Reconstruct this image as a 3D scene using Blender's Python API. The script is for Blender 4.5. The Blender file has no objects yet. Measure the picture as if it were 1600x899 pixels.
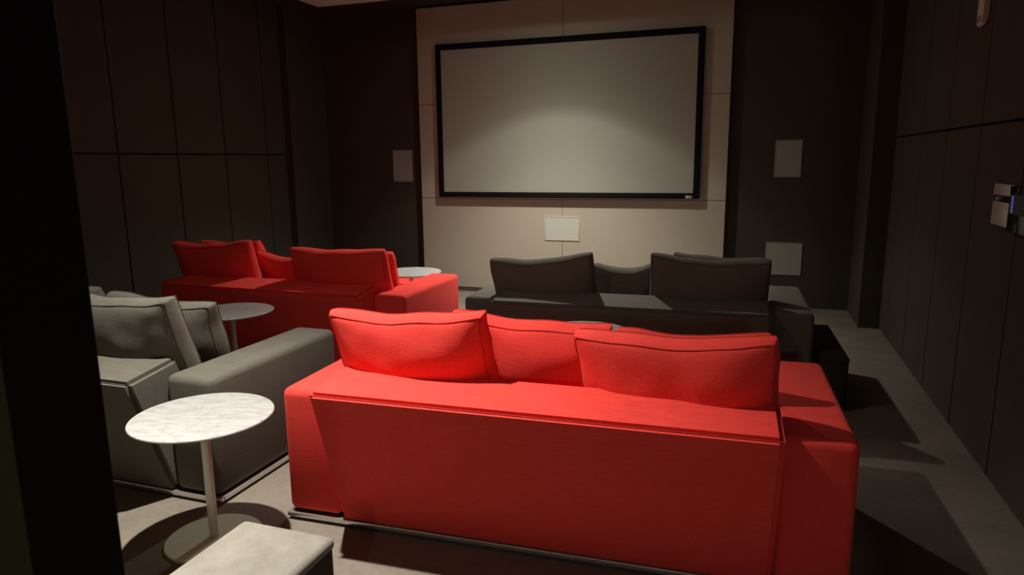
import bpy, bmesh, math, random
from mathutils import Vector, Matrix, noise

# ------------------------------------------------------------------ camera, world, light, exposure
scn = bpy.context.scene
COL = scn.collection
PI = math.pi

cam_d = bpy.data.cameras.new('camera')
cam = bpy.data.objects.new('camera', cam_d)
COL.objects.link(cam)
cam_d.sensor_fit = 'HORIZONTAL'
cam_d.sensor_width = 36.0
cam_d.lens = 36.0 * 1075.0 / 1600.0
cam_d.clip_start = 0.02
cam_d.dof.use_dof = True
cam_d.dof.focus_distance = 3.6
cam_d.dof.aperture_fstop = 5.6
ROT = Matrix(((0.9446848, -0.0502237, 0.3241114), (0.3278157, 0.1758274, -0.9282357), (-0.0103682, 0.9831390, 0.1825656)))
cam.matrix_world = Matrix.Translation((0, 0, 1.6)) @ ROT.to_4x4()
scn.camera = cam

world = bpy.data.worlds.new('world')
scn.world = world
world.use_nodes = True
world.node_tree.nodes['Background'].inputs[0].default_value = (0.10, 0.095, 0.085, 1)
world.node_tree.nodes['Background'].inputs[1].default_value = 0.02

scn.view_settings.view_transform = 'Standard'
scn.view_settings.look = 'None'
scn.view_settings.gamma = 1.0
scn.view_settings.use_curve_mapping = False
scn.view_settings.exposure = 0.0

LIGHT_Z = 3.285
# x, y, scale, tilt about x, tilt about y (degrees): the two recessed ceiling spots
DOWNLIGHTS = [(-2.05, 2.27, 1.2, -18.0, -3.0), (-2.085, 6.54, 1.0, -8.0, 0.0)]
# measured beam shape of the lamps: angle from the axis, intensity
BEAM = [(0, 24), (9, 21.5), (15, 18), (21, 15), (27, 13), (32, 11.3), (36, 9.4), (40, 7.0), (44, 4.8), (48, 3.5), (51.5, 2.8), (53.5, 1.8), (56, 1.0), (62, 0.55), (70, 0.34), (80, 0.22), (87, 0.14), (90, 0.0)]


def spot(x, y, scale, tx, ty):
    d = bpy.data.lights.new('downlight_beam', 'POINT')
    d.energy = 39.5 * scale
    d.color = (1.0, 0.935, 0.81)
    d.shadow_soft_size = 0.035
    d.use_nodes = True
    nt = d.node_tree
    em = nt.nodes['Emission']
    tc = nt.nodes.new('ShaderNodeTexCoord')
    sp = nt.nodes.new('ShaderNodeSeparateXYZ')
    nt.links.new(tc.outputs['Normal'], sp.inputs[0])
    neg = nt.nodes.new('ShaderNodeMath'); neg.operation = 'MULTIPLY'; neg.inputs[1].default_value = -1.0
    nt.links.new(sp.outputs['Z'], neg.inputs[0])
    ac = nt.nodes.new('ShaderNodeMath'); ac.operation = 'ARCCOSINE'
    nt.links.new(neg.outputs[0], ac.inputs[0])
    dv = nt.nodes.new('ShaderNodeMath'); dv.operation = 'DIVIDE'; dv.inputs[1].default_value = math.radians(90)
    nt.links.new(ac.outputs[0], dv.inputs[0])
    rp = nt.nodes.new('ShaderNodeValToRGB')
    el = rp.color_ramp.elements
    for i, (ang, v) in enumerate(BEAM):
        c = (v / 24.0,) * 3 + (1,)
        if i == 0:
            e = el[0]
        elif i == len(BEAM) - 1:
            e = el[len(el) - 1]
        else:
            e = el.new(ang / 90.0)
        e.position = ang / 90.0
        e.color = c
    nt.links.new(dv.outputs[0], rp.inputs['Fac'])
    ml = nt.nodes.new('ShaderNodeMath'); ml.operation = 'MULTIPLY'; ml.inputs[1].default_value = 24.0
    nt.links.new(rp.outputs['Color'], ml.inputs[0])
    nt.links.new(ml.outputs[0], em.inputs['Strength'])
    o = bpy.data.objects.new('downlight_beam', d)
    COL.objects.link(o)
    o.location = (x, y, LIGHT_Z)
    o.rotation_euler = (math.radians(tx), math.radians(ty), 0)
    return o


for a in DOWNLIGHTS:
    spot(*a)

# ------------------------------------------------------------------ helpers


def link(name, me, mat, parent=None):
    o = bpy.data.objects.new(name, me)
    COL.objects.link(o)
    if mat is not None:
        me.materials.clear()
        me.materials.append(mat)
    if parent is not None:
        o.parent = parent
    return o


def bm_obj(name, bm, mat, parent=None, smooth=True):
    me = bpy.data.meshes.new(name)
    bmesh.ops.recalc_face_normals(bm, faces=bm.faces)
    bm.to_mesh(me)
    bm.free()
    if smooth:
        for p in me.polygons:
            p.use_smooth = True
        me.set_sharp_from_angle(angle=math.radians(42))
    return link(name, me, mat, parent)


def add_box(bm, x0, x1, y0, y1, z0, z1, bevel=0.0, seg=3):
    g = bmesh.ops.create_cube(bm, size=1.0)
    vs = g['verts']
    for v in vs:
        v.co = Vector((x0 + (v.co.x + .5) * (x1 - x0), y0 + (v.co.y + .5) * (y1 - y0), z0 + (v.co.z + .5) * (z1 - z0)))
    if bevel > 0:
        es = list({e for v in vs for e in v.link_edges})
        bmesh.ops.bevel(bm, geom=es, offset=bevel, segments=seg, profile=0.5, affect='EDGES')
    return bm


def box(name, b, mat, parent=None, bevel=0.0, seg=3):
    bm = bmesh.new()
    add_box(bm, *b, bevel=bevel, seg=seg)
    return bm_obj(name, bm, mat, parent, smooth=bevel > 0)


def add_tube(bm, pts, r, n=8, closed=False):
    m = len(pts)
    rings = []
    prev = None
    for i, p in enumerate(pts):
        p = Vector(p)
        if closed:
            t = Vector(pts[(i + 1) % m]) - Vector(pts[(i - 1) % m])
        else:
            t = Vector(pts[min(i + 1, m - 1)]) - Vector(pts[max(i - 1, 0)])
        t.normalize()
        if prev is None:
            a = t.orthogonal().normalized()
        else:
            a = prev - t * prev.dot(t)
            a = a.normalized() if a.length > 1e-6 else t.orthogonal().normalized()
        prev = a
        b = t.cross(a)
        rings.append([bm.verts.new(p + (a * math.cos(2 * PI * k / n) + b * math.sin(2 * PI * k / n)) * r) for k in range(n)])
    for i in range(m if closed else m - 1):
        A, B = rings[i], rings[(i + 1) % m]
        for k in range(n):
            bm.faces.new((A[k], A[(k + 1) % n], B[(k + 1) % n], B[k]))
    if not closed:
        bm.faces.new(rings[0][::-1])
        bm.faces.new(rings[-1])


def add_lathe(bm, prof, n=48):
    rings = []
    for r, z in prof:
        if r < 1e-6:
            rings.append([bm.verts.new((0, 0, z))])
        else:
            rings.append([bm.verts.new((r * math.cos(2 * PI * k / n), r * math.sin(2 * PI * k / n), z)) for k in range(n)])
    for A, B in zip(rings[:-1], rings[1:]):
        for k in range(n):
            k2 = (k + 1) % n
            if len(A) == 1 and len(B) == 1:
                continue
            if len(A) == 1:
                bm.faces.new((A[0], B[k2], B[k]))
            elif len(B) == 1:
                bm.faces.new((A[k], A[k2], B[0]))
            else:
                bm.faces.new((A[k], A[k2], B[k2], B[k]))


def thing(name, label, cat, loc=(0, 0, 0), rz=0.0, group=None):
    o = bpy.data.objects.new(name, None)
    COL.objects.link(o)
    o.empty_display_size = 0.1
    o.location = loc
    o.rotation_euler = (0, 0, rz)
    return tag(o, label, cat, group)


def tag(o, label, cat, group=None):
    o['label'] = label
    o['category'] = cat
    if group:
        o['group'] = group
    return o


def struct(o, label=None):
    o['kind'] = 'structure'
    if label:
        o['label'] = label
    return o


# ------------------------------------------------------------------ materials

def new_mat(name):
    m = bpy.data.materials.new(name)
    m.use_nodes = True
    nt = m.node_tree
    b = nt.nodes['Principled BSDF']
    return m, nt, b


def N(nt, kind, **kw):
    n = nt.nodes.new(kind)
    for k, v in kw.items():
        setattr(n, k, v)
    return n


def coords(nt, scale=(1, 1, 1), rot=(0, 0, 0)):
    tc = N(nt, 'ShaderNodeTexCoord')
    mp = N(nt, 'ShaderNodeMapping')
    mp.inputs['Scale'].default_value = scale
    mp.inputs['Rotation'].default_value = rot
    nt.links.new(tc.outputs['Object'], mp.inputs['Vector'])
    return mp.outputs['Vector']


def noise_tex(nt, vec, scale, detail=3.0, rough=0.55):
    n = N(nt, 'ShaderNodeTexNoise')
    n.inputs['Scale'].default_value = scale
    n.inputs['Detail'].default_value = detail
    n.inputs['Roughness'].default_value = rough
    nt.links.new(vec, n.inputs['Vector'])
    return n.outputs['Fac']


def ramp(nt, fac, stops):
    r = N(nt, 'ShaderNodeValToRGB')
    el = r.color_ramp.elements
    el[0].position, el[0].color = stops[0][0], (*stops[0][1], 1)
    el[1].position, el[1].color = stops[-1][0], (*stops[-1][1], 1)
    for p, c in stops[1:-1]:
        e = el.new(p)
        e.color = (*c, 1)
    nt.links.new(fac, r.inputs['Fac'])
    return r.outputs['Color']


def bump(nt, b, height, strength, dist=0.002):
    n = N(nt, 'ShaderNodeBump')
    n.inputs['Strength'].default_value = strength
    n.inputs['Distance'].default_value = dist
    nt.links.new(height, n.inputs['Height'])
    nt.links.new(n.outputs['Normal'], b.inputs['Normal'])


def fabric(name, c, var=0.16, slub=1.0, rough=0.9, sheen=0.25):
    m, nt, b = new_mat(name)
    v1 = coords(nt, (14, 14, 260))
    v2 = coords(nt, (260, 260, 14))
    v3 = coords(nt, (1, 1, 1))
    n1 = noise_tex(nt, v1, 1.0, 2.0)
    n2 = noise_tex(nt, v2, 1.0, 2.0)
    n3 = noise_tex(nt, v3, 5.0, 3.0)
    ad = N(nt, 'ShaderNodeMath', operation='ADD')
    nt.links.new(n1, ad.inputs[0])
    nt.links.new(n2, ad.inputs[1])
    ad2 = N(nt, 'ShaderNodeMath', operation='MULTIPLY_ADD')
    nt.links.new(n3, ad2.inputs[0])
    ad2.inputs[1].default_value = 0.5
    nt.links.new(ad.outputs[0], ad2.inputs[2])
    lo = tuple(x * (1 - var) for x in c)
    hi = tuple(min(1, x * (1 + var)) for x in c)
    mr = N(nt, 'ShaderNodeMapRange')
    mr.inputs['From Min'].default_value = 0.85
    mr.inputs['From Max'].default_value = 1.65
    nt.links.new(ad2.outputs[0], mr.inputs['Value'])
    col = ramp(nt, mr.outputs[0], [(0.0, lo), (1.0, hi)])
    nt.links.new(col, b.inputs['Base Color'])
    b.inputs['Roughness'].default_value = rough
    b.inputs['Specular IOR Level'].default_value = 0.2
    b.inputs['Sheen Weight'].default_value = sheen
    b.inputs['Sheen Roughness'].default_value = 0.6
    b.inputs['Sheen Tint'].default_value = (*[min(1, x * 1.2 + 0.1) for x in c], 1)
    bump(nt, b, ad.outputs[0], 0.35 * slub, 0.0012)
    return m


def plain(name, c, rough=0.6, metal=0.0, spec=0.5, var=0.06, scale=30.0, bmp=0.0):
    m, nt, b = new_mat(name)
    v = coords(nt)
    n = noise_tex(nt, v, scale, 3.0)
    col = ramp(nt, n, [(0.3, tuple(x * (1 - var) for x in c)), (0.7, tuple(min(1, x * (1 + var)) for x in c))])
    nt.links.new(col, b.inputs['Base Color'])
    b.inputs['Roughness'].default_value = rough
    b.inputs['Metallic'].default_value = metal
    b.inputs['Specular IOR Level'].default_value = spec
    if bmp:
        bump(nt, b, n, bmp, 0.002)
    return m


def emis(name, c, s):
    m, nt, b = new_mat(name)
    b.inputs['Base Color'].default_value = (0, 0, 0, 1)
    b.inputs['Emission Color'].default_value = (*c, 1)
    b.inputs['Emission Strength'].default_value = s
    return m


M = {}
M['red'] = fabric('red_fabric', (0.80, 0.057, 0.047), 0.14, 1.0)
M['red_seam'] = fabric('red_piping', (0.46, 0.026, 0.022), 0.1, 0.5)
M['grey'] = fabric('grey_fabric', (0.118, 0.110, 0.093), 0.16, 1.0)
M['grey_seam'] = fabric('grey_piping', (0.070, 0.064, 0.055), 0.1, 0.5)
M['stool'] = fabric('pale_wool', (0.215, 0.204, 0.182), 0.22, 1.3)
M['stool_side'] = fabric('charcoal_felt', (0.035, 0.033, 0.030), 0.3, 1.0)
M['wall'] = fabric('dark_wall_fabric', (0.070, 0.061, 0.047), 0.12, 0.4, sheen=0.0)
M['wall_gap'] = plain('wall_joint_black', (0.006, 0.005, 0.004), 0.9, spec=0.1)
M['clad'] = plain('beige_cladding', (0.49, 0.455, 0.378), 0.75, spec=0.2, var=0.03, scale=60, bmp=0.05)
M['clad_gap'] = plain('cladding_joint', (0.08, 0.07, 0.055), 0.9)
M['base'] = plain('dark_baseboard', (0.10, 0.075, 0.06), 0.6)
M['white'] = plain('white_grille', (0.58, 0.60, 0.54), 0.7, var=0.03, scale=300, bmp=0.1)
M['grille'] = plain('grey_grille', (0.36, 0.375, 0.335), 0.7, var=0.03, scale=300, bmp=0.1)
M['frame'] = plain('black_velvet_frame', (0.006, 0.006, 0.006), 0.8, spec=0.15)
M['screen'] = plain('screen_cloth', (0.365, 0.372, 0.325), 0.8, spec=0.15, var=0.015, scale=400)
M['chrome'] = plain('polished_chrome', (0.72, 0.70, 0.67), 0.22, 0.8, var=0.02)
M['metal'] = plain('satin_steel', (0.62, 0.60, 0.56), 0.38, 0.55, var=0.03)
M['disc'] = plain('satin_green_grey_metal', (0.72, 0.82, 0.68), 0.45, 0.0, var=0.03)
M['black'] = plain('black_plastic', (0.012, 0.012, 0.012), 0.5)
M['ceil'] = plain('dark_ceiling', (0.06, 0.045, 0.04), 0.85, spec=0.1)
M['raft'] = plain('white_ceiling_raft', (0.66, 0.62, 0.58), 0.85, spec=0.1, var=0.02)
M['hall'] = plain('olive_hall_wall', (0.060, 0.053, 0.025), 0.85, spec=0.1)
M['jamb'] = plain('black_door_lining', (0.008, 0.007, 0.007), 0.7, spec=0.15)
M['glass'] = plain('black_glass', (0.008, 0.008, 0.010), 0.12, spec=0.5)
M['shade'] = plain('lamp_shade_white', (0.8, 0.78, 0.72), 0.8)
M['blue'] = emis('blue_display', (0.20, 0.22, 1.0), 0.55)


def carpet():
    m, nt, b = new_mat('taupe_carpet')
    v = coords(nt)
    n1 = noise_tex(nt, v, 420.0, 2.0)
    n2 = noise_tex(nt, v, 3.0, 4.0)
    n3 = noise_tex(nt, v, 35.0, 3.0)
    a = N(nt, 'ShaderNodeMath', operation='MULTIPLY_ADD')
    nt.links.new(n2, a.inputs[0]); a.inputs[1].default_value = 0.9
    nt.links.new(n1, a.inputs[2])
    c = N(nt, 'ShaderNodeMath', operation='MULTIPLY_ADD')
    nt.links.new(n3, c.inputs[0]); c.inputs[1].default_value = 0.6
    nt.links.new(a.outputs[0], c.inputs[2])
    mr = N(nt, 'ShaderNodeMapRange')
    mr.inputs['From Min'].default_value = 0.85
    mr.inputs['From Max'].default_value = 1.65
    nt.links.new(c.outputs[0], mr.inputs['Value'])
    col = ramp(nt, mr.outputs[0], [(0, (0.150, 0.128, 0.107)), (1, (0.265, 0.233, 0.200))])
    nt.links.new(col, b.inputs['Base Color'])
    b.inputs['Roughness'].default_value = 0.95
    b.inputs['Specular IOR Level'].default_value = 0.1
    bump(nt, b, c.outputs[0], 0.5, 0.004)
    return m


def marble():
    m, nt, b = new_mat('white_marble')
    v = coords(nt, (2.2, 9.0, 2.0), (0, 0, math.radians(30)))
    v2 = coords(nt)
    n = noise_tex(nt, v, 2.6, 8.0, 0.68)
    n2 = noise_tex(nt, v2, 14.0, 5.0, 0.6)
    sb = N(nt, 'ShaderNodeMath', operation='SUBTRACT'); sb.inputs[1].default_value = 0.5
    nt.links.new(n, sb.inputs[0])
    ab = N(nt, 'ShaderNodeMath', operation='ABSOLUTE')
    nt.links.new(sb.outputs[0], ab.inputs[0])
    mx = N(nt, 'ShaderNodeMath', operation='MULTIPLY_ADD')
    nt.links.new(n2, mx.inputs[0]); mx.inputs[1].default_value = 0.10
    nt.links.new(ab.outputs[0], mx.inputs[2])
    col = ramp(nt, mx.outputs[0], [(0.045, (0.27, 0.27, 0.27)), (0.065, (0.33, 0.33, 0.33)), (0.10, (0.38, 0.385, 0.385)), (0.3, (0.42, 0.425, 0.425))])
    nt.links.new(col, b.inputs['Base Color'])
    b.inputs['Roughness'].default_value = 0.32
    return m


M['carpet'] = carpet()
M['marble'] = marble()

# ------------------------------------------------------------------ the room
XL, XR = -5.35, 1.18          # side walls
YF = 7.86                     # dark front wall
YP = 7.772                    # face of the beige cladding
ZC = 3.40                     # dark ceiling
CX = -2.085                   # centre line

floor = struct(box('floor', (-5.6, 1.4, -2.6, 8.0, -0.06, 0.0), M['carpet']), 'taupe grey carpet floor')
ceiling = struct(box('ceiling', (-5.6, 1.4, -2.6, 8.0, ZC, ZC + 0.08), M['ceil']), 'dark brown ceiling')
raft = struct(box('ceiling_raft', (-4.69, 0.52, 0.74, 6.97, 3.30, ZC), M['raft']), 'white lowered ceiling panel')

wall_front = struct(box('wall_front', (-5.6, 1.4, YF, YF + 0.12, 0, ZC), M['wall']), 'dark fabric front wall')

wl = struct(box('wall_left', (XL - 0.2, XL - 0.016, -2.6, YF, 0, ZC), M['wall_gap']), 'dark panelled left wall')
wr = struct(box('wall_right', (XR + 0.016, XR + 0.2, -2.6, YF, 0, ZC), M['wall_gap']), 'dark panelled right wall')


def wall_panels(parent, x0, x1, ys, zs, gap=0.012):
    for a, b in zip(ys[:-1], ys[1:]):
        for c, d in zip(zs[:-1], zs[1:]):
            box('wall_panel', (x0, x1, a + gap / 2, b - gap / 2, c + gap / 2, d - gap / 2), M['wall'], parent, bevel=0.004, seg=1)


wall_panels(wl, XL - 0.03, XL, [0.74, 1.34, 2.02, 2.70, 3.38, 4.06, 4.74, 5.42, 6.08, 6.76, 7.11], [0.0, 1.69, ZC])
wall_panels(wr, XR, XR + 0.03, [0.74, 0.96, 1.68, 2.40, 3.12, 3.84, 4.56, 5.28, 6.00, 6.72, 7.07], [0.0, 1.763, ZC])

# piers in the two front corners
struct(box('trim_1', (XL - 0.02, -5.26, 7.11, YF + 0.01, 0, ZC), M['wall'], bevel=0.004, seg=1), 'dark pier in the left front corner')
struct(box('trim_2', (1.0, XR + 0.02, 7.07, YF + 0.01, 0, ZC), M['wall'], bevel=0.004, seg=1), 'dark pier in the right front corner')

# beige cladding behind the screen: six panels with recessed joints
clad = struct(box('wall_cladding', (-3.87, -0.29, YP + 0.012, YF, 0.05, 3.365), M['clad_gap']), 'beige panelled cladding behind the screen')
for x0, x1 in ((-3.885, CX - 0.002), (CX + 0.002, -0.275)):
    for z0, z1 in ((0.05, 1.143), (1.148, 2.258), (2.263, 3.37)):
        box('cladding_panel', (x0, x1, YP, YP + 0.03, z0, z1), M['clad'], clad, bevel=0.0015, seg=1)
struct(box('baseboard_front', (-3.87, -0.29, YP + 0.004, YF, 0.0, 0.05), M['base']), 'dark baseboard under the beige cladding')

# wall with the doorway the photograph was taken from
struct(box('wall_rear', (XL, -0.928, 0.61, 0.74, 0, ZC), M['hall']), 'olive wall beside the doorway')
struct(box('wall_rear_right', (0.45, XR + 0.02, 0.61, 0.74, 0, ZC), M['hall']), 'olive wall on the other side of the doorway')
struct(box('door_1', (-0.93, -0.925, 0.606, 0.744, 0, ZC), M['jamb'], bevel=0.001, seg=1), 'black door lining at the edge of the doorway')
struct(box('wall_hall', (-5.6, 1.4, -2.72, -2.6, 0, ZC), M['hall']), 'olive wall of the hall behind the doorway')

# ceiling spots (rings around the beams)
for i, (x, y, *_) in enumerate(DOWNLIGHTS):
    t = thing('recessed_downlight', ('round recessed ceiling downlight above the nearest marble table', 'round recessed ceiling downlight in front of the screen')[i], 'downlight', (x, y, 3.30))
    bm = bmesh.new()
    add_lathe(bm, [(0.062, 0.0), (0.085, 0.0), (0.085, -0.006), (0.062, -0.010), (0.058, -0.004), (0.062, 0.0)], 40)
    bm_obj('trim_ring', bm, M['raft'], t)

# added lamp, unseen in the hall, to brighten sofa backs and doorway edge
t = thing('added_hall_lamp', 'small cylindrical lamp added unseen in the hall to fill the sofa backs', 'lamp', (0.35, -2.6, 1.95))
box('back_plate', (-0.05, 0.05, 0.0, 0.02, -0.09, 0.09), M['metal'], t, bevel=0.004)
bm = bmesh.new()
add_lathe(bm, [(0.062, -0.10), (0.066, -0.10), (0.066, 0.10), (0.062, 0.10), (0.062, -0.10)], 32)
sh = bm_obj('shade', bm, M['shade'], t)
sh.location = (0, 0.11, 0)
box('arm', (-0.01, 0.01, 0.02, 0.05, -0.01, 0.01), M['metal'], t)
d = bpy.data.lights.new('added_fill_light', 'AREA')
d.energy = 15.5
d.color = (1.0, 0.93, 0.80)
d.size = 0.16
o = bpy.data.objects.new('added_fill_light', d)
COL.objects.link(o)
o.location = (0.35, -2.40, 1.95)
o.rotation_euler = (math.radians(90), 0, 0)
o.rotation_euler = (Vector((0, 1, -0.05))).to_track_quat('-Z', 'Y').to_euler()

# ------------------------------------------------------------------ projection screen
SY = 7.705
s = thing('projection_screen', 'large projection screen with black frame on the beige panelled wall', 'screen', (CX, SY, 1.163))
fx0, fx1, fz0, fz1 = -3.622 - CX, -0.546 - CX, 0.0, 1.776
fw = 0.068
for nm, b in (('top', (fx0, fx1, 0, 0.04, fz1 - fw, fz1)), ('bottom', (fx0, fx1, 0, 0.04, fz0, fz0 + fw * 0.92)),
              ('left', (fx0, fx0 + fw, 0.0005, 0.04, fz0 + fw * 0.92, fz1 - fw)), ('right', (fx1 - fw, fx1, 0.0005, 0.04, fz0 + fw * 0.92, fz1 - fw))):
    box('frame_rail', b, M['frame'], s, bevel=0.006, seg=2)
box('screen_surface', (fx0 + 0.03, fx1 - 0.03, 0.012, 0.02, fz0 + 0.03, fz1 - 0.03), M['screen'], s)
for zz in (0.25, 1.45):
    for xx in (-1.2, 1.2):
        box('wall_bracket', (xx - 0.05, xx + 0.05, 0.04, YP - SY + 0.002, zz - 0.04, zz + 0.04), M['black'], s)
bd = box('badge', (fx1 - 0.145, fx1 - 0.075, -0.004, 0.001, 0.006, 0.036), M['metal'], s, bevel=0.002, seg=1)
bd['label'] = 'small silver badge with black wedge'
bm = bmesh.new()
vs = [bm.verts.new(p) for p in ((fx1 - 0.118, -0.0046, 0.021), (fx1 - 0.082, -0.0046, 0.014), (fx1 - 0.082, -0.0046, 0.028))]
bm.faces.new(vs)
r = bmesh.ops.extrude_face_region(bm, geom=bm.faces[:])
for v in [g for g in r['geom'] if isinstance(g, bmesh.types.BMVert)]:
    v.co.y += 0.002
bm_obj('badge_mark', bm, M['black'], bd, smooth=False)

# ------------------------------------------------------------------ in-wall speakers


def speaker(x0, x1, z0, z1, yface, label, mat='grille'):
    t = thing('wall_speaker', label, 'speaker', ((x0 + x1) / 2, yface, z0), 0, 'in-wall speakers around the screen')
    w, h = (x1 - x0) / 2, z1 - z0
    f = 0.010
    for b in ((-w, w, -0.008, 0, h - f, h), (-w, w, -0.008, 0, 0, f), (-w, -w + f, -0.008, 0, f, h - f), (w - f, w, -0.008, 0, f, h - f)):
        box('rim', b, M[mat], t, bevel=0.002, seg=1)
    g = box('grille', (-w + f * 1.15, w - f * 1.15, -0.0055, 0, f * 1.15, h - f * 1.15), M[mat], t)
    return t


speaker(-4.315, -4.045, 1.343, 1.733, YF, 'pale grey upright speaker on the dark wall left of the screen')
speaker(0.197, 0.460, 1.391, 1.774, YF, 'upper pale grey speaker on the dark wall right of the screen')
speaker(0.160, 0.522, 0.350, 0.700, YF, 'lower square pale grey speaker behind the right arm of the dark sofa')
speaker(-2.296, -1.877, 0.664, 0.946, YP, 'white wide speaker on the beige wall under the screen', 'white')

# ------------------------------------------------------------------ right wall devices
t = thing('wall_sensor', 'small white box with slotted bottom high on the right wall', 'sensor', (XR, 4.70, 2.31))
bm = bmesh.new()
prof = [(0, 0.035), (-0.012, 0.0), (-0.030, 0.012), (-0.030, 0.24), (0, 0.24)]
A = [bm.verts.new((x, -0.057, z)) for x, z in prof]
B = [bm.verts.new((x, 0.057, z)) for x, z in prof]
bm.faces.new(A); bm.faces.new(B[::-1])
for k in range(len(prof)):
    k2 = (k + 1) % len(prof)
    bm.faces.new((A[k], B[k], B[k2], A[k2]))
bmesh.ops.bevel(bm, geom=bm.edges[:], offset=0.003, segments=2, affect='EDGES')
bm_obj('housing', bm, M['raft'], t)
for k in range(3):
    box('slot_or_reflection', (-0.0315, -0.028, -0.045, 0.045, 0.022 + k * 0.014, 0.027 + k * 0.014), M['black'], t)

t = thing('wall_switch_plate', 'brushed metal switch plate on the right wall', 'switch', (XR, 4.04, 1.25))
box('plate', (-0.012, 0, -0.14, 0.14, 0, 0.207), M['metal'], t, bevel=0.004, seg=2)
box('slot_or_reflection', (-0.0135, -0.011, -0.125, 0.125, 0.118, 0.152), M['glass'], t, bevel=0.001, seg=1)  # dark strip stands in for the band reflected in the metal
kb = bmesh.new()
add_lathe(kb, [(0, 0.012), (0.010, 0.012), (0.012, 0.009), (0.012, 0)], 16)
bmesh.ops.rotate(kb, verts=kb.verts, cent=(0, 0, 0), matrix=Matrix.Rotation(-PI / 2, 3, 'Y'))
bmesh.ops.translate(kb, verts=kb.verts, vec=(-0.013, 0.045, 0.135))
bm_obj('knob', kb, M['metal'], t)
t = thing('control_panel', 'black glass control panel with blue display on the right wall', 'control panel', (XR, 3.735, 1.24))
box('housing', (-0.030, 0, -0.145, 0.145, 0, 0.215), M['glass'], t, bevel=0.005, seg=2)
dsp = box('display', (-0.0310, -0.029, -0.12, 0.132, 0.085, 0.178), M['black'], t)
for k in range(7):
    box('display_glyph', (-0.0318, -0.0305, 0.085 - 0.004, 0.085 + 0.016, 0.092 + k * 0.0115, 0.098 + k * 0.0115), M['blue'], dsp)

# ------------------------------------------------------------------ sofas
HW = 1.165        # half width
AI = 0.900        # inner side of the arms
AZ = 0.622        # arm height
DEP = 1.02        # depth of the arms


def seam(name, pts, mat, parent, r=0.0032, closed=False):
    bm = bmesh.new()
    add_tube(bm, pts, r, 6, closed)
    return bm_obj(name, bm, mat, parent)


def soft_box(bm, x0, x1, y0, y1, z0, z1, bev, crown=0.012):
    """upholstered block: bevelled and slightly crowned on top"""
    add_box(bm, x0, x1, y0, y1, z0, z1, bevel=bev, seg=4)


def sofa(label, loc, rz, fab, pip, zr=0.640, zf=0.682, wide=0.0):
    """zr, zf: height of the back's ledge at the rear and where the cushions lean"""
    HW, AI = 1.165 + wide, 0.900 + wide
    t = thing('sofa', label, 'sofa', loc, rz, 'low two-seat sofas in two rows')
    for sgn in (-1, 1):
        xa, xb = sorted((sgn * AI, sgn * HW))
        bm = bmesh.new()
        soft_box(bm, xa, xb, 0.0, DEP, 0.042, AZ, 0.036)
        arm = bm_obj('arm', bm, fab, t)
        xo = sgn * (HW - 0.004)
        rr = 0.012
        seam('piping', [(xo - sgn * 0.006, 0.018, AZ - 0.022), (xo - sgn * 0.006, DEP - 0.018, AZ - 0.022)], pip, arm, 0.0035)
    # back: wedge that leans out to the rear, with a sloping ledge on top
    prof = [(0.0, 0.042), (-0.205, zr), (0.09, zf), (0.20, 0.40), (0.20, 0.042)]
    bm = bmesh.new()
    A = [bm.verts.new((-AI + 0.002, y, z)) for y, z in prof]
    B = [bm.verts.new((AI - 0.002, y, z)) for y, z in prof]
    fa = bm.faces.new(A); fb = bm.faces.new(B[::-1])
    for k in range(len(prof)):
        k2 = (k + 1) % len(prof)
        bm.faces.new((A[k], B[k], B[k2], A[k2]))
    es = [e for e in bm.edges if (e.verts[0] in A) == (e.verts[1] in A)]
    bmesh.ops.bevel(bm, geom=es + [e for e in bm.edges if e not in es and abs(e.verts[0].co.z - 0.4) > 0.05 and e.verts[0].co.z > 0.05], offset=0.020, segments=4, affect='EDGES', clamp_overlap=True)
    back = bm_obj('backrest', bm, fab, t)
    seam('piping', [(-AI + 0.012, -0.2005, zr - 0.0075), (AI - 0.012, -0.2005, zr - 0.0075)], pip, back, 0.0035)
    box('seat_base', (-AI + 0.002, AI - 0.002, 0.20, DEP - 0.03, 0.042, 0.24), fab, t, bevel=0.015)
    for sgn in (-1, 1):
        xa, xb = sorted((sgn * 0.003, sgn * (AI - 0.004)))
        box('seat_cushion', (xa, xb, 0.202, DEP - 0.01, 0.242, 0.42), fab, t, bevel=0.035, seg=4)
    # chrome plinth rail on a black recess
    bm = bmesh.new()
    add_box(bm, -HW - 0.006, HW + 0.006, -0.006, 0.02, 0.014, 0.036, 0.004, 2)
    add_box(bm, -HW - 0.006, HW + 0.006, DEP - 0.02, DEP + 0.006, 0.014, 0.036, 0.004, 2)
    add_box(bm, -HW - 0.006, -HW + 0.02, 0.02, DEP - 0.02, 0.014, 0.036, 0.004, 2)
    add_box(bm, HW - 0.02, HW + 0.006, 0.02, DEP - 0.02, 0.014, 0.036, 0.004, 2)
    pl = bm_obj('plinth_rail', bm, M['chrome'], t)
    pl['label'] = 'slim chrome rail around the base'
    box('underframe', (-HW + 0.02, HW - 0.02, 0.02, DEP - 0.02, 0.0, 0.042), M['black'], t)
    return t


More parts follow.
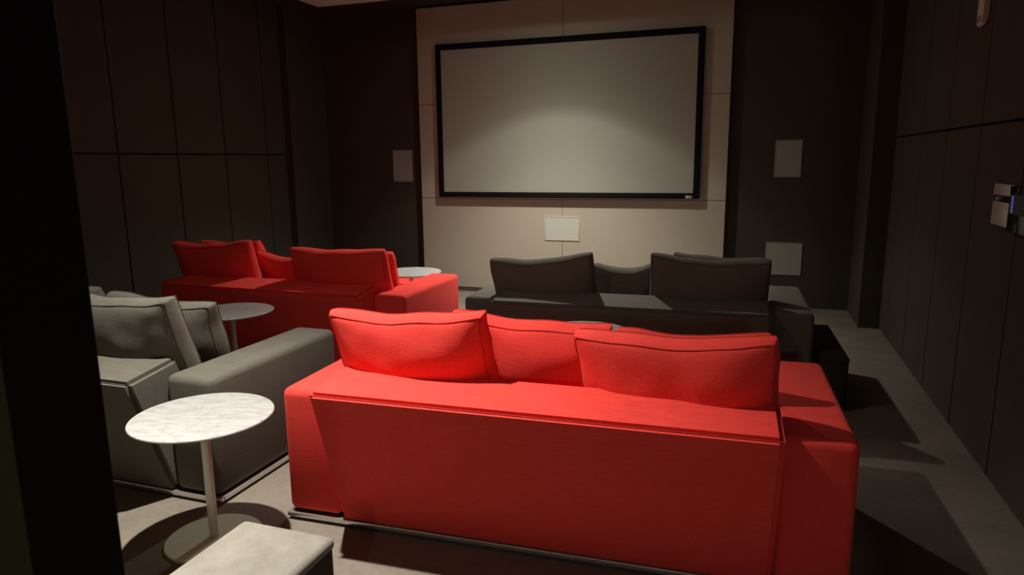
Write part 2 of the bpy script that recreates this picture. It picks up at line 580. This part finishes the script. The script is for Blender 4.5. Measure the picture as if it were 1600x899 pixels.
def cushion(label, group, sofa_loc, rz, x0, x1, zl, zr, ytop, fab, pip, seed, h=0.56, lean=16.0, t=0.26, sag=0.022, yaw=0.0):
    """x0..x1: ends of the top rear edge in sofa coordinates, zl, zr: their heights, ytop: how far behind/before the sofa's rear"""
    rnd = random.Random(seed)
    w = x1 - x0
    nu, nv = 22, 16
    te = 0.046
    bm = bmesh.new()

    def pt(u, v, side):
        e = max(0.0, 1 - abs(u) ** 3.0) ** 0.8 * max(0.0, 1 - abs(v) ** 2.2) ** 0.85 * (0.80 + 0.20 * math.tanh(2.5 * (v + 0.35)))
        th = te * (0.72 + 0.28 * (1 - (u * v) ** 4)) + (t / 2 - te) * e
        x = w / 2 * u * (1 - 0.022 * (1 - v * v))
        z = h / 2 * (1 + v * (1 - 0.030 * (1 - u * u))) - (sag * (1 - u * u) ** 1.5 * (0.5 + 0.5 * v) if v > -1 else 0)
        p = Vector((x, side * th, z))
        q = Vector((x * 5.0 + seed * 3.1, z * 6.0, side * 2.0 + seed))
        d = noise.noise(q) * 0.020 + noise.noise(q * 2.7) * 0.008
        # creases running in from the corners
        cr = 0.0
        for cu, cv in ((-1, 1), (1, 1), (-1, -1), (1, -1)):
            dd = math.hypot((u - cu) * w, (v - cv) * h)
            ang = math.atan2((v - cv) * h, (u - cu) * w)
            cr += math.exp(-(dd / 0.16) ** 2) * math.sin(ang * 9 + seed) * 0.011
        k = 0.35 + 0.65 * e
        p.y += side * (d * k + cr * e ** 0.5)
        p.z += noise.noise(Vector((x * 5 + seed, v * 2, 7.7))) * 0.016 * (1 if abs(v) > 0.9 else 0.4)
        p.x += noise.noise(Vector((v * 2.5 + seed, u * 2, 3.3))) * 0.012
        return p

    G = {}
    for side in (-1, 1):
        for i in range(nu + 1):
            for j in range(nv + 1):
                u = math.sin((i / nu * 2 - 1) * PI / 2 * 0.86) / math.sin(PI / 2 * 0.86)
                v = math.sin((j / nv * 2 - 1) * PI / 2 * 0.86) / math.sin(PI / 2 * 0.86)
                G[side, i, j] = bm.verts.new(pt(u, v, side))
        for i in range(nu):
            for j in range(nv):
                bm.faces.new((G[side, i, j], G[side, i + 1, j], G[side, i + 1, j + 1], G[side, i, j + 1]))
    ring = [(i, 0) for i in range(nu)] + [(nu, j) for j in range(nv)] + [(i, nv) for i in range(nu, 0, -1)] + [(0, j) for j in range(nv, 0, -1)]
    mid = []
    cen = Vector((0, 0, h / 2))
    for i, j in ring:
        a, b = G[-1, i, j].co, G[1, i, j].co
        c = (a + b) / 2
        o = (c - cen)
        o = Vector((o.x / (w / 2), 0, o.z / (h / 2)))
        o = Vector((math.copysign(abs(o.x) ** 6, o.x), 0, math.copysign(abs(o.z) ** 6, o.z)))
        mid.append(bm.verts.new(c + o.normalized() * 0.022))
    m = len(ring)
    for k in range(m):
        k2 = (k + 1) % m
        for side in (-1, 1):
            bm.faces.new((G[side, ring[k][0], ring[k][1]], G[side, ring[k2][0], ring[k2][1]], mid[k2], mid[k]))
    seams = {side: [G[side, i, j].co.copy() for i, j in ring] for side in (-1, 1)}
    bmesh.ops.recalc_face_normals(bm, faces=bm.faces)
    for f in bm.faces:
        f.smooth = True
    me = bpy.data.meshes.new('cover')
    bm.to_mesh(me); bm.free()

    roll = math.atan2(zr - zl, w)
    L = math.radians(lean)
    Rm = Matrix.Rotation(rz, 4, 'Z')
    base = Matrix.Translation(Vector(sofa_loc)) @ Rm
    # local rotation: roll about y, then lean back about x
    rot = Matrix.Rotation(math.radians(yaw), 4, 'Z') @ Matrix.Rotation(L, 4, 'X') @ Matrix.Rotation(-roll, 4, 'Y')
    top_rear = Vector((0, -te, h + 0.025))
    target = Vector(((x0 + x1) / 2, ytop, (zl + zr) / 2))
    off = target - rot @ top_rear
    root = bpy.data.objects.new('sofa_cushion', None)
    COL.objects.link(root)
    root.empty_display_size = 0.1
    root.matrix_world = base @ Matrix.Translation(off) @ rot
    tag(root, label, 'cushion', group)
    c = link('cover', me, fab, root)
    sub = c.modifiers.new('smooth', 'SUBSURF')
    sub.levels = 1
    sub.render_levels = 1
    for side in (-1, 1):
        seam('piping', seams[side], pip, root, 0.0022, True)
    return root


def dress(loc, rz, specs, col, group):
    fab, pip = M[col], M[col + '_seam']
    for n, (x0, x1, zl, zr, layer, label, kw) in enumerate(specs):
        ytop = 0.03 if layer == 0 else 0.29
        args = dict(h=0.56 if layer == 0 else 0.53)
        args.update(kw)
        ytop = args.pop('ytop', ytop)
        cushion(label, group, loc, rz, x0, x1, zl, zr, ytop, fab, pip, sum(map(ord, label)) % 97 + n, **args)


RZ = math.radians(2.5)
# red sofa, right row nearest the camera
L1 = (-0.762, 2.452, 0)
sofa('bright red low sofa seen from behind, nearest to the doorway', L1, RZ, M['red'], M['red_seam'], 0.688, 0.722)
dress(L1, RZ, [
    (-0.948, -0.238, 0.966, 1.008, 0, 'plump red cushion on the left end of the nearest red sofa back', dict(yaw=-3.0)),
    (0.130, 0.866, 0.938, 0.972, 0, 'wide red cushion on the right end of the nearest red sofa back', dict(yaw=-6.0, ytop=0.025)),
    (-0.46, 0.232, 0.938, 0.912, 1, 'red cushion in the middle of the nearest red sofa, leaning deeper in the seat', {}),
    (0.266, 0.862, 0.895, 0.908, 1, 'red cushion almost hidden behind the right back cushion of the nearest red sofa', {}),
], 'red', 'loose cushions of the near red sofa')

# grey sofa, left row near
L2 = (-3.475, 2.395, 0)
sofa('grey low sofa beside the nearest marble table, cut off by the doorway', L2, 0, M['grey'], M['grey_seam'])
dress(L2, 0, [
    (0.165, 0.905, 0.968, 0.983, 0, 'pale lit grey cushion nearest the doorway on the left grey sofa', {}),
    (0.22, 0.895, 0.925, 0.895, 1, 'grey cushion next to the arm, second in line on the left grey sofa', {}),
    (-0.60, 0.12, 0.940, 0.945, 1, 'grey cushion barely showing at the back of the left grey sofa', {}),
], 'grey', 'loose cushions of the left grey sofa')

# red sofa, left row at the front
L3 = (-3.565, 4.45, 0)
sofa('shaded red low sofa at the far left in front of the dark wall', L3, 0, M['red'], M['red_seam'])
dress(L3, 0, [
    (-1.035, -0.268, 0.950, 0.986, 0, 'dark red cushion at the left end of the far red sofa', {}),
    (0.135, 0.965, 0.941, 0.957, 0, 'long red cushion at the right end of the far red sofa back', {}),
    (-0.99, -0.375, 0.935, 0.940, 1, 'red cushion peeping out behind the left cushion of the far red sofa', {}),
    (-0.36, 0.16, 0.870, 0.860, 1, 'slumped red cushion in the middle of the far red sofa', dict(sag=0.06, ytop=0.26, h=0.50, t=0.22)),
    (0.18, 0.885, 0.890, 0.895, 1, 'red cushion edge behind the right cushion of the far red sofa', {}),
], 'red', 'loose cushions of the far red sofa')

# dark grey sofa, right row at the front
L4 = (-0.775, 4.585, 0)
RZ4 = math.radians(2.0)
sofa('charcoal grey low sofa straight in front of the screen wall', L4, RZ4, M['grey'], M['grey_seam'], wide=0.022)
dress(L4, RZ4, [
    (-1.01, -0.262, 0.892, 0.962, 0, 'charcoal cushion at the left end of the far grey sofa, tilted upward', {}),
    (0.150, 0.905, 0.966, 0.952, 0, 'charcoal cushion at the right end of the far grey sofa back', {}),
    (-0.285, 0.125, 0.845, 0.855, 1, 'crumpled charcoal cushion in the middle gap of the far grey sofa', dict(sag=0.04, h=0.48)),
    (0.285, 0.895, 0.945, 0.930, 1, 'charcoal cushion whose top shows behind the right cushion of the far grey sofa', {}),
], 'grey', 'loose cushions of the far grey sofa')

# ------------------------------------------------------------------ round marble side tables


def table(x, y, label, rot=0.0):
    t = thing('side_table', label, 'side table', (x, y, 0), rot, 'round marble side tables')
    bm = bmesh.new()
    add_lathe(bm, [(0, 0.546), (0.255, 0.546), (0.280, 0.556), (0.2845, 0.560), (0.2845, 0.562), (0.282, 0.565), (0, 0.565)], 72)
    bm_obj('table_top', bm, M['marble'], t)
    bm = bmesh.new()
    add_lathe(bm, [(0.0195, 0.010), (0.0195, 0.540)], 28)
    bm_obj('stem', bm, M['metal'], t)
    bm = bmesh.new()
    add_lathe(bm, [(0, 0.546), (0.075, 0.546), (0.075, 0.540), (0, 0.540)], 28)
    bm_obj('mounting_plate', bm, M['metal'], t)
    bm = bmesh.new()
    add_lathe(bm, [(0, 0), (0.196, 0), (0.198, 0.003), (0.198, 0.009), (0.195, 0.012), (0, 0.012)], 56)
    bm_obj('base_disc', bm, M['disc'], t)
    return t


table(-2.125, 2.15, 'round white marble side table brightly lit in front of the grey sofa arm', 0.3)
table(-3.46, 3.86, 'round grey marble side table behind the grey cushions', 1.2)
table(-3.03, 5.78, 'small bright marble side table beyond the far red sofa arm', 2.1)
table(-0.93, 3.99, 'round marble side table peeping over the near red cushions', 0.9)

# ------------------------------------------------------------------ footstools


def stool(name, label, cat, loc, rz, x0, x1, y0, y1, h, top, side, group):
    t = thing(name, label, cat, loc, rz, group)
    box('body', (x0, x1, y0, y1, 0.02, h - 0.010), side, t, bevel=0.028, seg=4)
    bm = bmesh.new()
    add_box(bm, x0 - 0.003, x1 + 0.003, y0 - 0.003, y1 + 0.003, h - 0.045, h, bevel=0.022, seg=4)
    c = bm_obj('top_pad', bm, top, t)
    box('underframe', (x0 + 0.03, x1 - 0.03, y0 + 0.03, y1 - 0.03, 0.0, 0.03), M['black'], t)
    return t


stool('footstool', 'footstool with pale grey wool top and dark sides at the bottom edge', 'footstool', (-1.395, 1.43, 0), 0, -0.178, 0.178, -0.30, 0.30, 0.413, M['stool'], M['stool_side'], 'upholstered footstools')
stool('footstool', 'narrow dark footstool pushed against the outer side of the charcoal sofa arm', 'footstool', (0.52, 5.06, 0), RZ, -0.075, 0.085, -0.46, 0.46, 0.36, M['stool_side'], M['stool_side'], 'upholstered footstools')
stool('footstool', 'red footstool under the farthest marble table', 'footstool', (-3.47, 6.18, 0), 0, -0.25, 0.25, -0.25, 0.25, 0.40, M['red'], M['red'], 'upholstered footstools')
